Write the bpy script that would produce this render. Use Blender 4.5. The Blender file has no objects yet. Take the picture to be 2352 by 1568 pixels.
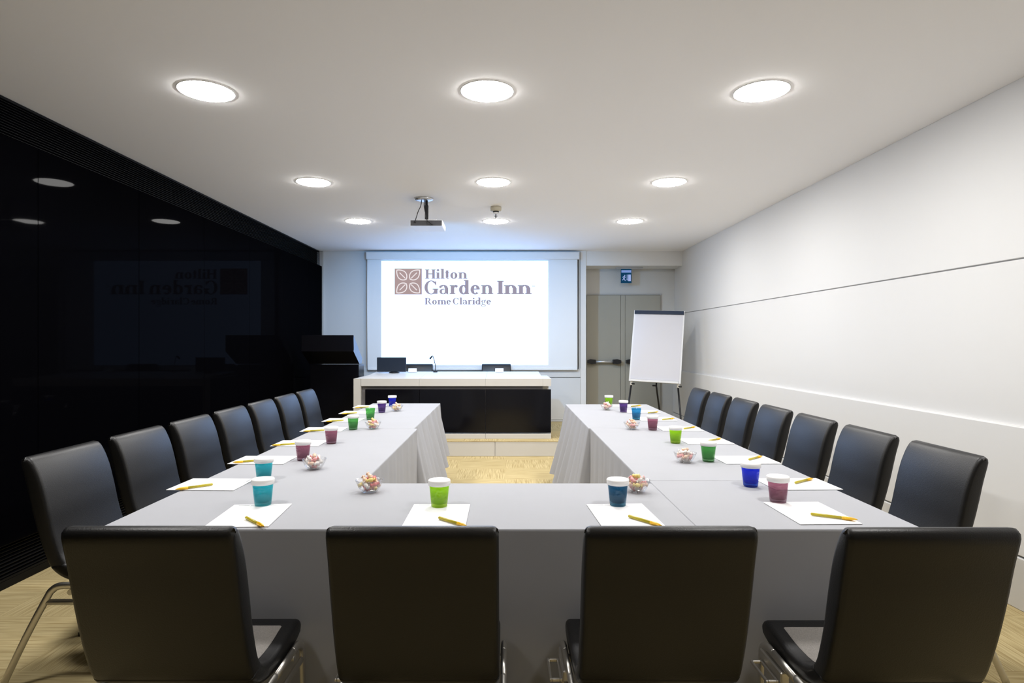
import bpy, math, random
from mathutils import Vector, Matrix

random.seed(7)
S = bpy.context.scene
COL = S.collection

# ------------------------------------------------------------------ camera, world, exposure
F_PX, VPX, VPY, CAM_H = 1400.0, 1160.0, 785.0, 1.35
cam_d = bpy.data.cameras.new('camera')
cam = bpy.data.objects.new('camera', cam_d)
COL.objects.link(cam)
cam.location = (0, 0, CAM_H)
cam.rotation_euler = (math.pi / 2, 0, 0)
cam_d.sensor_fit = 'HORIZONTAL'
cam_d.sensor_width = 36.0
cam_d.lens = 36.0 * F_PX / 2352.0
cam_d.shift_x = (1176.0 - VPX) / 2352.0
cam_d.shift_y = (VPY - 784.0) / 2352.0
cam_d.clip_start = 0.05
S.camera = cam

w = bpy.data.worlds.new('world')
S.world = w
w.use_nodes = True
w.node_tree.nodes['Background'].inputs[0].default_value = (0.8, 0.85, 0.9, 1)
w.node_tree.nodes['Background'].inputs[1].default_value = 0.02

S.view_settings.view_transform = 'Standard'
S.view_settings.look = 'None'
S.view_settings.gamma = 1.0
S.view_settings.use_curve_mapping = False
S.view_settings.exposure = 0.0
S.cycles.max_bounces = 8
S.cycles.diffuse_bounces = 5
S.cycles.glossy_bounces = 4
S.cycles.transmission_bounces = 6
S.cycles.transparent_max_bounces = 12
S.cycles.sample_clamp_indirect = 6.0
S.cycles.caustics_refractive = False
S.cycles.caustics_reflective = False
S.cycles.use_denoising = True

LAMP_RGB = (1.0, 0.98, 0.955)
LAMP_POWER = 125.0
SCREEN_RGB = (1.3, 1.98, 3.4)


def PX(px, py, Y):
    """photo pixel at depth Y -> world"""
    return Vector(((px - VPX) * Y / F_PX, Y, CAM_H - (py - VPY) * Y / F_PX))


def PZ(px, py, z):
    """photo pixel on the height plane z -> world"""
    Y = F_PX * (CAM_H - z) / (py - VPY)
    return Vector(((px - VPX) * Y / F_PX, Y, z))


# ------------------------------------------------------------------ object helpers
def link(name, me, mat=None, parent=None):
    o = bpy.data.objects.new(name, me)
    COL.objects.link(o)
    if mat is not None and me is not None and not me.materials:
        me.materials.append(mat)
    if parent is not None:
        o.parent = parent
    return o


def tag(o, label=None, cat=None, group=None, kind=None):
    if label: o['label'] = label
    if cat: o['category'] = cat
    if group: o['group'] = group
    if kind: o['kind'] = kind
    return o


def thing(name, label, cat, loc=(0, 0, 0), rz=0.0, group=None):
    o = bpy.data.objects.new(name, None)
    o.empty_display_size = 0.1
    COL.objects.link(o)
    o.location = loc
    o.rotation_euler = (0, 0, rz)
    return tag(o, label, cat, group)


def copy_tree(o, parent=None):
    c = o.copy()
    COL.objects.link(c)
    if parent is not None:
        c.parent = parent
        c.matrix_parent_inverse = o.matrix_parent_inverse.copy()
    for ch in list(o.children):
        copy_tree(ch, c)
    return c


class MB:
    """collects geometry for one mesh"""
    def __init__(self):
        self.v, self.f, self.s = [], [], []

    def add(self, vs, fs, smooth=False):
        b = len(self.v)
        self.v += [tuple(p) for p in vs]
        self.f += [tuple(b + i for i in f) for f in fs]
        self.s += [smooth] * len(fs)
        return self

    def box(self, a, b, bev=0.0):
        x0, y0, z0 = (min(a[i], b[i]) for i in range(3))
        x1, y1, z1 = (max(a[i], b[i]) for i in range(3))
        if bev <= 0:
            vs = [(x0, y0, z0), (x1, y0, z0), (x1, y1, z0), (x0, y1, z0), (x0, y0, z1), (x1, y0, z1), (x1, y1, z1), (x0, y1, z1)]
            fs = [(0, 3, 2, 1), (4, 5, 6, 7), (0, 1, 5, 4), (1, 2, 6, 5), (2, 3, 7, 6), (3, 0, 4, 7)]
            return self.add(vs, fs)
        e = min(bev, (x1 - x0) / 2.01, (y1 - y0) / 2.01, (z1 - z0) / 2.01)
        vs, idx = [], {}
        for sx in (0, 1):
            for sy in (0, 1):
                for sz in (0, 1):
                    X, Yy, Z = (x0, x1)[sx], (y0, y1)[sy], (z0, z1)[sz]
                    dx, dy, dz = (e, -e)[sx], (e, -e)[sy], (e, -e)[sz]
                    idx[sx, sy, sz, 0] = len(vs); vs.append((X, Yy + dy, Z + dz))
                    idx[sx, sy, sz, 1] = len(vs); vs.append((X + dx, Yy, Z + dz))
                    idx[sx, sy, sz, 2] = len(vs); vs.append((X + dx, Yy + dy, Z))
        g = lambda sx, sy, sz, k: idx[sx, sy, sz, k]
        fs = []
        for s in (0, 1):
            q = [g(s, 0, 0, 0), g(s, 1, 0, 0), g(s, 1, 1, 0), g(s, 0, 1, 0)]; fs.append(q if s else q[::-1])
            q = [g(0, s, 0, 1), g(0, s, 1, 1), g(1, s, 1, 1), g(1, s, 0, 1)]; fs.append(q if s else q[::-1])
            q = [g(0, 0, s, 2), g(1, 0, s, 2), g(1, 1, s, 2), g(0, 1, s, 2)]; fs.append(q if s else q[::-1])
        for a_ in (0, 1):
            for b_ in (0, 1):
                fs.append([g(a_, b_, 0, 0), g(a_, b_, 1, 0), g(a_, b_, 1, 1), g(a_, b_, 0, 1)])
                fs.append([g(a_, 0, b_, 0), g(a_, 1, b_, 0), g(a_, 1, b_, 2), g(a_, 0, b_, 2)])
                fs.append([g(0, a_, b_, 1), g(1, a_, b_, 1), g(1, a_, b_, 2), g(0, a_, b_, 2)])
        for c in [(i, j, k) for i in (0, 1) for j in (0, 1) for k in (0, 1)]:
            fs.append([g(*c, 0), g(*c, 1), g(*c, 2)])
        return self.add(vs, fs)

    def lathe(self, prof, n=32, c=(0, 0, 0), smooth=True, rad=None):
        """prof: list of (r, z); r == 0 closes"""
        vs, rows = [], []
        for r, z in prof:
            if r <= 1e-7:
                rows.append([len(vs)]); vs.append((c[0], c[1], c[2] + z))
            else:
                row = []
                for i in range(n):
                    a = 2 * math.pi * i / n
                    k = rad(a, r, z) if rad else 1.0
                    row.append(len(vs)); vs.append((c[0] + r * k * math.cos(a), c[1] + r * k * math.sin(a), c[2] + z))
                rows.append(row)
        fs = []
        for p, q in zip(rows, rows[1:]):
            for i in range(n):
                j = (i + 1) % n
                if len(p) == 1 and len(q) == 1: continue
                if len(p) == 1: fs.append((p[0], q[j], q[i]))
                elif len(q) == 1: fs.append((p[i], p[j], q[0]))
                else: fs.append((p[i], p[j], q[j], q[i]))
        return self.add(vs, fs, smooth)

    def tube(self, pts, ru, rv=None, side=Vector((0, 0, 1)), n=12, cap=True):
        """ru: radius along `side`-ish axis, rv: the other axis"""
        rv = ru if rv is None else rv
        pts = [Vector(p) for p in pts]
        vs, fs = [], []
        for i, p in enumerate(pts):
            t = (pts[min(i + 1, len(pts) - 1)] - pts[max(i - 1, 0)]).normalized()
            u = side - t * side.dot(t)
            if u.length < 1e-4:
                u = Vector((1, 0, 0)) - t * t.x
            u.normalize()
            v_ = t.cross(u)
            for k in range(n):
                a = 2 * math.pi * k / n
                vs.append(p + u * (ru * math.cos(a)) + v_ * (rv * math.sin(a)))
        for i in range(len(pts) - 1):
            for k in range(n):
                l = (k + 1) % n
                fs.append((i * n + k, i * n + l, (i + 1) * n + l, (i + 1) * n + k))
        self.add(vs, fs, True)
        if cap:
            b = len(self.v) - len(vs)
            self.f.append(tuple(b + k for k in range(n))[::-1]); self.s.append(False)
            e = b + (len(pts) - 1) * n
            self.f.append(tuple(e + k for k in range(n))); self.s.append(False)
        return self

    def prism(self, poly, y0, y1, axis='y'):
        """polygon in (x,z) extruded along y (or (y,z) along x)"""
        n = len(poly)
        if axis == 'y':
            vs = [(a, y0, b) for a, b in poly] + [(a, y1, b) for a, b in poly]
        elif axis == 'x':
            vs = [(y0, a, b) for a, b in poly] + [(y1, a, b) for a, b in poly]
        else:
            vs = [(a, b, y0) for a, b in poly] + [(a, b, y1) for a, b in poly]
        fs = [tuple(range(n)), tuple(range(n, 2 * n))[::-1]]
        fs += [(i, i + n, (i + 1) % n + n, (i + 1) % n) for i in range(n)]
        return self.add(vs, fs)

    def build(self, name, mat, parent=None):
        me = bpy.data.meshes.new(name)
        me.from_pydata(self.v, [], self.f)
        me.polygons.foreach_set('use_smooth', self.s)
        import bmesh
        bm = bmesh.new(); bm.from_mesh(me)
        bmesh.ops.recalc_face_normals(bm, faces=bm.faces)
        bm.to_mesh(me); bm.free()
        me.update()
        return link(name, me, mat, parent)


def spline(pts, k=6):
    """Catmull-Rom through pts"""
    pts = [Vector(p) for p in pts]
    out = []
    for i in range(len(pts) - 1):
        p0, p1, p2, p3 = pts[max(i - 1, 0)], pts[i], pts[i + 1], pts[min(i + 2, len(pts) - 1)]
        for j in range(k):
            t = j / k
            out.append(0.5 * ((2 * p1) + (p2 - p0) * t + (2 * p0 - 5 * p1 + 4 * p2 - p3) * t * t + (3 * p1 - p0 - 3 * p2 + p3) * t ** 3))
    out.append(pts[-1])
    return out


# ------------------------------------------------------------------ materials
def new_mat(name):
    m = bpy.data.materials.new(name)
    m.use_nodes = True
    return m, m.node_tree.nodes, m.node_tree.links


def pbr(name, col, rough=0.5, metal=0.0, spec=0.5, bump=None, vary=0.0, vscale=8.0, sheen=0.0, coat=0.0):
    m, N, L = new_mat(name)
    b = N['Principled BSDF']
    b.inputs['Base Color'].default_value = (*col, 1)
    b.inputs['Roughness'].default_value = rough
    b.inputs['Metallic'].default_value = metal
    b.inputs['Specular IOR Level'].default_value = spec
    if coat:
        b.inputs['Coat Weight'].default_value = coat
        b.inputs['Coat Roughness'].default_value = 0.1
    if sheen:
        b.inputs['Sheen Weight'].default_value = sheen
    tc = N.new('ShaderNodeTexCoord')
    if vary:
        nz = N.new('ShaderNodeTexNoise'); nz.inputs['Scale'].default_value = vscale; nz.inputs['Detail'].default_value = 3
        L.new(tc.outputs['Object'], nz.inputs['Vector'])
        mx = N.new('ShaderNodeMix'); mx.data_type = 'RGBA'
        mx.inputs[6].default_value = (*[c * (1 - vary) for c in col], 1)
        mx.inputs[7].default_value = (*[min(1, c * (1 + vary)) for c in col], 1)
        L.new(nz.outputs['Fac'], mx.inputs[0]); L.new(mx.outputs[2], b.inputs['Base Color'])
    if bump:
        sc, st = bump
        nz = N.new('ShaderNodeTexNoise'); nz.inputs['Scale'].default_value = sc; nz.inputs['Detail'].default_value = 4
        L.new(tc.outputs['Object'], nz.inputs['Vector'])
        bp = N.new('ShaderNodeBump'); bp.inputs['Strength'].default_value = st; bp.inputs['Distance'].default_value = 0.002
        L.new(nz.outputs['Fac'], bp.inputs['Height']); L.new(bp.outputs['Normal'], b.inputs['Normal'])
    return m


def emit(name, col, strength):
    m, N, L = new_mat(name)
    N.remove(N['Principled BSDF'])
    e = N.new('ShaderNodeEmission')
    e.inputs[0].default_value = (*col, 1); e.inputs[1].default_value = strength
    L.new(e.outputs[0], N['Material Output'].inputs[0])
    return m


def coloured_glass(name, col, clear=0.6, graded=True):
    """thin see-through glass; coloured tumblers are more deeply tinted towards their thick base"""
    m, N, L = new_mat(name)
    N.remove(N['Principled BSDF'])
    out = N['Material Output']
    tr = N.new('ShaderNodeBsdfTransparent'); tr.inputs[0].default_value = (*[c ** 0.25 for c in col], 1)
    tl = N.new('ShaderNodeBsdfTranslucent'); tl.inputs[0].default_value = (*col, 1)
    df = N.new('ShaderNodeBsdfDiffuse'); df.inputs[0].default_value = (*col, 1)
    gl = N.new('ShaderNodeBsdfGlossy'); gl.inputs['Roughness'].default_value = 0.06
    tc = N.new('ShaderNodeTexCoord')
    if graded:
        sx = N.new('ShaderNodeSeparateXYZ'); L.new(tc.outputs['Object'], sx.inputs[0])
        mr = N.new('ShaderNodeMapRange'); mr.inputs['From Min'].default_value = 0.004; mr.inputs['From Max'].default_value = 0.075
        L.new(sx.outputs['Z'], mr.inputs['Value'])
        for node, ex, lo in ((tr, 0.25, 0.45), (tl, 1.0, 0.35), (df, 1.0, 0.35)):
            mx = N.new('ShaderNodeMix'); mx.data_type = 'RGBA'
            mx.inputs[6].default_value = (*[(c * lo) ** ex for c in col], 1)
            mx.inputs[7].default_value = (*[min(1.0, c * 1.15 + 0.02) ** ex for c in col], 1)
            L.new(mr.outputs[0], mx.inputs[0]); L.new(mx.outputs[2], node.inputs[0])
    vz = N.new('ShaderNodeTexVoronoi'); vz.inputs['Scale'].default_value = 70
    L.new(tc.outputs['Object'], vz.inputs['Vector'])
    bp = N.new('ShaderNodeBump'); bp.inputs['Strength'].default_value = 0.5 if graded else 0.1; bp.inputs['Distance'].default_value = 0.004
    L.new(vz.outputs['Distance'], bp.inputs['Height'])
    for n_ in (tl, df, gl): L.new(bp.outputs['Normal'], n_.inputs['Normal'])
    m0 = N.new('ShaderNodeMixShader'); m0.inputs[0].default_value = 0.5
    L.new(tl.outputs[0], m0.inputs[1]); L.new(df.outputs[0], m0.inputs[2])
    m1 = N.new('ShaderNodeMixShader'); m1.inputs[0].default_value = clear
    L.new(m0.outputs[0], m1.inputs[1]); L.new(tr.outputs[0], m1.inputs[2])
    lw = N.new('ShaderNodeLayerWeight'); lw.inputs[0].default_value = 0.5
    L.new(bp.outputs['Normal'], lw.inputs['Normal'])
    pw = N.new('ShaderNodeMath'); pw.operation = 'POWER'; pw.inputs[1].default_value = 4.0
    L.new(lw.outputs['Facing'], pw.inputs[0])
    ma = N.new('ShaderNodeMath'); ma.operation = 'MULTIPLY_ADD'; ma.inputs[1].default_value = 0.4 if graded else 0.6; ma.inputs[2].default_value = 0.035 if graded else 0.07
    L.new(pw.outputs[0], ma.inputs[0])
    m2 = N.new('ShaderNodeMixShader')
    L.new(ma.outputs[0], m2.inputs[0]); L.new(m1.outputs[0], m2.inputs[1]); L.new(gl.outputs[0], m2.inputs[2])
    L.new(m2.outputs[0], out.inputs[0])
    return m


def black_glass():
    m, N, L = new_mat('black_wall_glass')
    N.remove(N['Principled BSDF'])
    df = N.new('ShaderNodeBsdfDiffuse'); df.inputs[0].default_value = (0.0012, 0.0012, 0.0018, 1)
    gl = N.new('ShaderNodeBsdfGlossy'); gl.inputs['Roughness'].default_value = 0.03
    lw = N.new('ShaderNodeLayerWeight'); lw.inputs[0].default_value = 0.5
    mr = N.new('ShaderNodeMath'); mr.operation = 'POWER'; mr.inputs[1].default_value = 5.0
    L.new(lw.outputs['Facing'], mr.inputs[0])
    ml = N.new('ShaderNodeMath'); ml.operation = 'MULTIPLY_ADD'; ml.inputs[1].default_value = 0.010; ml.inputs[2].default_value = 0.0014
    L.new(mr.outputs[0], ml.inputs[0])
    mx = N.new('ShaderNodeMixShader')
    L.new(ml.outputs[0], mx.inputs[0]); L.new(df.outputs[0], mx.inputs[1]); L.new(gl.outputs[0], mx.inputs[2])
    L.new(mx.outputs[0], N['Material Output'].inputs[0])
    return m


def carpet_mat():
    """tan carpet tiles, half a metre square, fine stripes turned a quarter from tile to tile"""
    m, N, L = new_mat('striped_carpet_tiles')
    b = N['Principled BSDF']; b.inputs['Roughness'].default_value = 0.9; b.inputs['Specular IOR Level'].default_value = 0.15
    tc = N.new('ShaderNodeTexCoord')
    ck = N.new('ShaderNodeTexChecker'); ck.inputs['Scale'].default_value = 2.0
    L.new(tc.outputs['Object'], ck.inputs['Vector'])
    noises = []
    for sc in ((4.0, 130.0, 1.0), (130.0, 4.0, 1.0)):
        mp = N.new('ShaderNodeMapping'); mp.inputs['Scale'].default_value = sc
        L.new(tc.outputs['Object'], mp.inputs['Vector'])
        nz = N.new('ShaderNodeTexNoise'); nz.inputs['Scale'].default_value = 1.0; nz.inputs['Detail'].default_value = 2.0
        L.new(mp.outputs[0], nz.inputs['Vector']); noises.append(nz)
    mx = N.new('ShaderNodeMix'); mx.data_type = 'FLOAT'
    L.new(ck.outputs['Fac'], mx.inputs[0]); L.new(noises[0].outputs['Fac'], mx.inputs[2]); L.new(noises[1].outputs['Fac'], mx.inputs[3])
    cr = N.new('ShaderNodeValToRGB')
    e = cr.color_ramp.elements
    e[0].position = 0.34; e[0].color = (0.39, 0.295, 0.135, 1)
    e[1].position = 0.62; e[1].color = (0.58, 0.475, 0.255, 1)
    L.new(mx.outputs[0], cr.inputs[0]); L.new(cr.outputs[0], b.inputs['Base Color'])
    bp = N.new('ShaderNodeBump'); bp.inputs['Strength'].default_value = 0.25; bp.inputs['Distance'].default_value = 0.002
    L.new(mx.outputs[0], bp.inputs['Height']); L.new(bp.outputs[0], b.inputs['Normal'])
    return m


M = {}
M['ceiling'] = pbr('ceiling_paint', (0.93, 0.92, 0.92), 0.9, spec=0.2)
M['wall'] = pbr('white_wall_panel', (0.735, 0.732, 0.722), 0.55, spec=0.3)
M['endwall'] = pbr('end_wall_paint', (0.63, 0.64, 0.645), 0.6, spec=0.3)
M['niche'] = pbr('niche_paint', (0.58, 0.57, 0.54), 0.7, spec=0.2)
M['rearwall'] = pbr('rear_wall_paint', (0.25, 0.245, 0.24), 0.8, spec=0.2)
M['carpet'] = carpet_mat()
M['glass_black'] = black_glass()
M['grille'] = pbr('black_grille', (0.0035, 0.0035, 0.004), 0.5, spec=0.15)
M['grille_gap'] = pbr('grille_gap', (0.001, 0.001, 0.001), 0.9, spec=0.0)
M['cloth'] = pbr('grey_tablecloth', (0.385, 0.392, 0.42), 0.85, spec=0.15, bump=(9.0, 0.5), vary=0.03, vscale=5)
M['leather'] = pbr('black_leather', (0.0045, 0.0045, 0.0050), 0.42, spec=0.5, bump=(260.0, 0.25))
M['seat_fabric'] = pbr('dark_mesh_fabric', (0.24, 0.225, 0.21), 0.8, spec=0.2, bump=(500, 0.5), vary=0.3, vscale=260)
M['chrome'] = pbr('brushed_steel', (0.62, 0.60, 0.56), 0.38, metal=1.0)
M['rubber'] = pbr('black_rubber', (0.01, 0.01, 0.01), 0.6)
M['wood'] = pbr('table_board', (0.3, 0.2, 0.12), 0.6)
M['paper'] = pbr('white_paper', (0.90, 0.90, 0.91), 0.8, spec=0.1)
M['ink'] = pbr('grey_print', (0.45, 0.45, 0.47), 0.8, spec=0.1)
M['lid'] = pbr('white_paper_lid', (0.93, 0.92, 0.91), 0.7, spec=0.2)
M['pen_barrel'] = pbr('olive_yellow_plastic', (0.52, 0.43, 0.03), 0.3)
M['pen_cap'] = pbr('amber_yellow_plastic', (0.85, 0.50, 0.01), 0.3)
M['desk_white'] = pbr('desk_white', (0.60, 0.59, 0.57), 0.45, spec=0.35)
M['desk_grey'] = pbr('desk_recess_grey', (0.24, 0.23, 0.24), 0.5)
M['desk_black'] = pbr('desk_black_gloss', (0.004, 0.004, 0.006), 0.12, spec=0.25)
M['monitor'] = pbr('slate_gloss', (0.020, 0.025, 0.034), 0.2, spec=0.5)
M['lectern'] = pbr('lectern_black', (0.004, 0.004, 0.006), 0.25, spec=0.22)
M['alu'] = pbr('aluminium', (0.62, 0.63, 0.65), 0.35, metal=0.8)
M['door'] = pbr('door_grey', (0.36, 0.345, 0.29), 0.5, spec=0.3)
M['trim_grey'] = pbr('trim_grey', (0.42, 0.41, 0.39), 0.5)
M['black_plastic'] = pbr('black_plastic', (0.010, 0.010, 0.012), 0.4, spec=0.4)
M['dark_plastic'] = pbr('dark_plastic', (0.045, 0.045, 0.05), 0.45, spec=0.4)
M['white_plastic'] = pbr('white_plastic', (0.82, 0.82, 0.82), 0.4)
M['beige_plastic'] = pbr('beige_plastic', (0.50, 0.46, 0.36), 0.5)
M['screen_fabric'] = pbr('screen_fabric', (0.78, 0.80, 0.82), 0.9, spec=0.1)
M['case'] = pbr('screen_case', (0.72, 0.73, 0.74), 0.5)
M['clip_blue'] = pbr('clip_bar_blue', (0.008, 0.02, 0.05), 0.5, spec=0.2)
M['board'] = pbr('board_white', (0.66, 0.68, 0.72), 0.35)
M['pad_paper'] = pbr('flip_pad_paper', (0.60, 0.61, 0.67), 0.8, spec=0.1)
M['lamp'] = emit('lamp_diffuser', LAMP_RGB, LAMP_POWER)
M['lamp_ring'] = pbr('lamp_ring', (0.85, 0.85, 0.84), 0.5)
M['picture'] = emit('projected_white', SCREEN_RGB, 1.0)
M['letters'] = emit('projected_letters', (0.34, 0.31, 0.40), 1.0)
M['logo'] = emit('projected_mauve', (0.43, 0.32, 0.32), 1.0)
M['logo_line'] = emit('projected_pale_line', (0.90, 0.84, 0.86), 1.0)
M['sign_blue'] = emit('sign_dark_blue', (0.006, 0.045, 0.10), 1.0)
M['sign_strip'] = emit('sign_strip', (0.20, 0.30, 0.62), 1.0)
M['sign_mark'] = emit('sign_mark', (0.33, 0.42, 0.75), 1.0)
M['clear'] = coloured_glass('clear_glass', (0.97, 0.975, 0.975), 0.97, False)
GLASS = {
    'teal': (0.03, 0.62, 0.72), 'mauve': (0.46, 0.17, 0.26), 'green': (0.10, 0.48, 0.10), 'lime': (0.50, 0.95, 0.01),
    'violet': (0.14, 0.055, 0.33), 'royal blue': (0.002, 0.035, 0.98), 'navy': (0.008, 0.15, 0.30), 'sky blue': (0.01, 0.26, 0.52)}
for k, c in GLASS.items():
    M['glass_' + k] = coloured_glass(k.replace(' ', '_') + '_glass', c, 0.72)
CANDY = {'white': (0.85, 0.80, 0.76), 'pink': (0.80, 0.36, 0.36), 'peach': (0.85, 0.58, 0.42), 'yellow': (0.85, 0.68, 0.22), 'red': (0.62, 0.10, 0.10)}
for k, c in CANDY.items():
    M['candy_' + k] = pbr(k + '_wrapper', c, 0.3)

# ------------------------------------------------------------------ the room
XL, XR, YB, YF, HC = -2.735, 2.62, 9.0, -2.6, 2.69
NX, NY = 1.195, 9.42          # door niche: left edge, depth

def struct(name, mb, mat, parent=None):
    o = mb.build(name, mat, parent)
    if parent is None: o['kind'] = 'structure'
    return o

struct('floor', MB().box((XL - 0.3, YF - 0.2, -0.1), (XR + 0.3, NY + 0.3, 0.0)), M['carpet'])
struct('ceiling', MB().box((XL - 0.3, YF - 0.2, HC), (XR + 0.3, NY + 0.3, HC + 0.1)), M['ceiling'])
struct('wall_rear', MB().box((XL - 0.2, YF - 0.2, 0), (XR + 0.2, YF, HC)), M['rearwall'])

# left wall: black glass panels between two grille bands
mb = MB()
y = 3.52 - 0.97 * 7
while y < YB:
    y0, y1 = max(y, YF), min(y + 0.965, YB - 0.03)
    if y1 > y0: mb.box((XL - 0.04, y0, 0.255), (XL + 0.04, y1, 2.462))
    y += 0.97
mb.box((XL - 0.2, YF, 0), (XL - 0.04, YB, HC))
struct('wall_left', mb, M['glass_black'])
for nm, z0, z1, n in (('trim_1', 2.465, 2.688, 13), ('trim_2', 0.045, 0.25, 9)):
    mb = MB()
    p = (z1 - z0 - 0.03) / n
    mb.box((XL - 0.03, YF, z0), (XL + 0.002, YB - 0.03, z0 + 0.012)).box((XL - 0.03, YF, z1 - 0.014), (XL + 0.002, YB - 0.03, z1))
    for i in range(n):
        zz = z0 + 0.015 + p * (i + 0.5)
        mb.prism([(XL - 0.025, zz + 0.002), (XL, zz - p * 0.28), (XL, zz - p * 0.1), (XL - 0.025, zz + p * 0.2)], YF, YB - 0.03)
    struct(nm, mb, M['grille'])
struct('baseboard_left', MB().box((XL - 0.04, YF, 0.0), (XL + 0.003, YB - 0.02, 0.043)), M['grille'])
struct('trim_3', MB().box((XL + 0.001, YB - 0.028, 0.0), (XL + 0.055, YB, 2.688), 0.004), M['trim_grey'])

# right wall: wide white panels with shadow gaps, a ledge and a plinth
mb = MB()
mb.box((XR + 0.02, YF, 0), (XR + 0.2, NY, HC))
mb.box((XR, YF, 1.778), (XR + 0.03, NY, HC), 0.002)
mb.box((XR, YF, 0.921), (XR + 0.03, NY, 1.770))
mb.box((XR - 0.026, YF, 0.272), (XR + 0.03, NY, 0.921), 0.004)
struct('wall_right', mb, M['wall'])
struct('baseboard_right', MB().box((XR - 0.030, YF, 0.0), (XR + 0.03, NY, 0.262), 0.003), M['wall'])

# end wall with its door niche
mb = MB()
mb.box((XL - 0.2, YB, 0), (NX - 0.06, NY + 0.2, HC))
mb.box((XL + 0.056, YB - 0.03, 0.965), (PX(1333, 0, YB).x, YB, 0.83), 0.004)
mb.box((XL + 0.056, YB - 0.03, 0.205), (PX(1333, 0, YB).x, YB, 0.822), 0.004)
struct('wall_end', mb, M['endwall'])
struct('baseboard_end', MB().box((XL + 0.056, YB - 0.035, 0.18), (PX(1333, 0, YB).x, YB, 0.2), 0.002), M['endwall'])
struct('trim_4', MB().box((PX(1333, 0, YB).x, YB - 0.02, 0), (NX, NY, HC), 0.003), M['wall'])
struct('wall_niche', MB().box((NX - 0.05, NY, 0), (XR, NY + 0.2, HC)), M['niche'])
struct('wall_header', MB().box((NX, YB, 2.475), (XR - 0.001, NY, HC)), M['wall'])

# double door in the niche
dz = 2.075
xs = [PX(p, 0, NY).x for p in (1347, 1424, 1435, 1516)]
door = thing('door_1', None, None, (0, NY, 0)); door['kind'] = 'structure'
fr = MB()
fr.box((NX + 0.001, -0.02, dz), (xs[3] + 0.03, -0.001, dz + 0.018)).box((xs[3], -0.02, 0.001), (xs[3] + 0.018, -0.001, dz))
fr.build('door_frame', M['trim_grey'], door)
for a, b in ((xs[0], xs[1]), (xs[2], xs[3] - 0.005)):
    lf = MB().box((a, -0.045, 0.004), (b, -0.003, dz - 0.006), 0.003).build('door_leaf', M['door'], door)
MB().box((xs[1] + 0.003, -0.05, 0.004), (xs[2] - 0.003, -0.004, dz - 0.006), 0.004).build('meeting_strip', M['door'], door)
for a, b in ((xs[0], xs[1]), (xs[2], xs[3] - 0.005)):
    bar = MB().tube([(a + 0.08, -0.11, 1.047), (b - 0.08, -0.11, 1.047)], 0.019).build('panic_bar', M['alu'], door)
    for s, xx in ((1, a + 0.005), (-1, b - 0.005)):
        h = MB().prism([(xx, 1.025), (xx, 1.07), (xx + s * 0.055, 1.086), (xx + s * 0.12, 1.078), (xx + s * 0.12, 1.018), (xx + s * 0.055, 1.010)], -0.135, -0.046)
        h.build('bar_end', M['black_plastic'], bar)

# ------------------------------------------------------------------ ceiling lamps
rows = [((474, 205), (1119, 208), (1749, 215)), ((720, 414), (1133, 418), (1537, 422)), ((823, 506), (1139, 508), (1447, 509))]
rown = ['row nearest the front chairs', 'second of the three rows', 'row nearest the projection screen']
coln = ['by the black wall', 'mid ceiling', 'by the white wall']
lamp0 = None
def make_lamp():
    t = thing('ceiling_downlight', None, 'ceiling light')
    MB().lathe([(0.138, 0.0), (0.145, 0.0), (0.1445, -0.0030), (0.1385, -0.0035), (0.1375, -0.001), (0.138, 0.0)], 48).build('trim_ring', M['lamp_ring'], t)
    MB().lathe([(0.137, -0.001), (0.1355, -0.0042), (0.128, -0.0075), (0.10, -0.011), (0.06, -0.013), (0.0, -0.014)], 48).build('diffuser', M['lamp'], t)
    return t
lamps = []
for r, row in enumerate(rows):
    Yr = F_PX * (HC - CAM_H) / (VPY - sum(p[1] for p in row) / 3)
    for c, (px, py) in enumerate(row):
        lamps.append(((px - VPX) * Yr / F_PX, Yr, 'round white ceiling downlight ' + coln[c] + ', ' + rown[r]))
for Yr in (1.6,):      # the row above the front chairs, just out of the frame
    for c, x in ((0, -1.6), (2, 1.37)):
        lamps.append((x, Yr, 'round white ceiling downlight ' + coln[c] + ', above the front chairs'))
for x, yy, lab in lamps:
    o = lamp0 if lamp0 is None else None
    if lamp0 is None:
        lamp0 = make_lamp(); o = lamp0
    else:
        o = copy_tree(lamp0)
    o.location = (x, yy, HC - 0.0005)
    tag(o, lab, 'ceiling light', 'downlights in the ceiling')

# ------------------------------------------------------------------ platform and desk
PZT = 0.18
xs0, xs1, ys0 = XL + 0.05, NX - 0.12, 7.19
st = thing('stage_platform', 'low white platform with carpeted top carrying the white desk', 'platform', (0, ys0, 0))
sx = PX(1137, 0, ys0).x
MB().box((xs0, 0, 0.001), (sx - 0.002, 0.03, PZT - 0.006), 0.002).box((sx + 0.002, 0, 0.001), (xs1, 0.03, PZT - 0.006), 0.002) \
    .box((xs0, 0.03, 0.001), (xs1, YB - 0.04 - ys0, PZT - 0.008)).build('riser', M['desk_white'], st)
MB().box((xs0, -0.004, PZT - 0.006), (xs1, YB - 0.04 - ys0, PZT), 0.002).build('carpet_top', M['carpet'], st)

DY, DB = 7.36, 8.28
g = lambda px: PX(px, 0, DY).x
dk = thing('presentation_desk', 'long white presentation desk with black front panels on the platform', 'desk', (0, DY, PZT))
zf = lambda py: PX(0, py, DY).z - PZT
zt0, zt1 = zf(869.5), PX(0, 853, DB).z - PZT
zb = zf(886.5)
d = DB - DY
seams = [812, 963, 1115, 1265]
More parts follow.
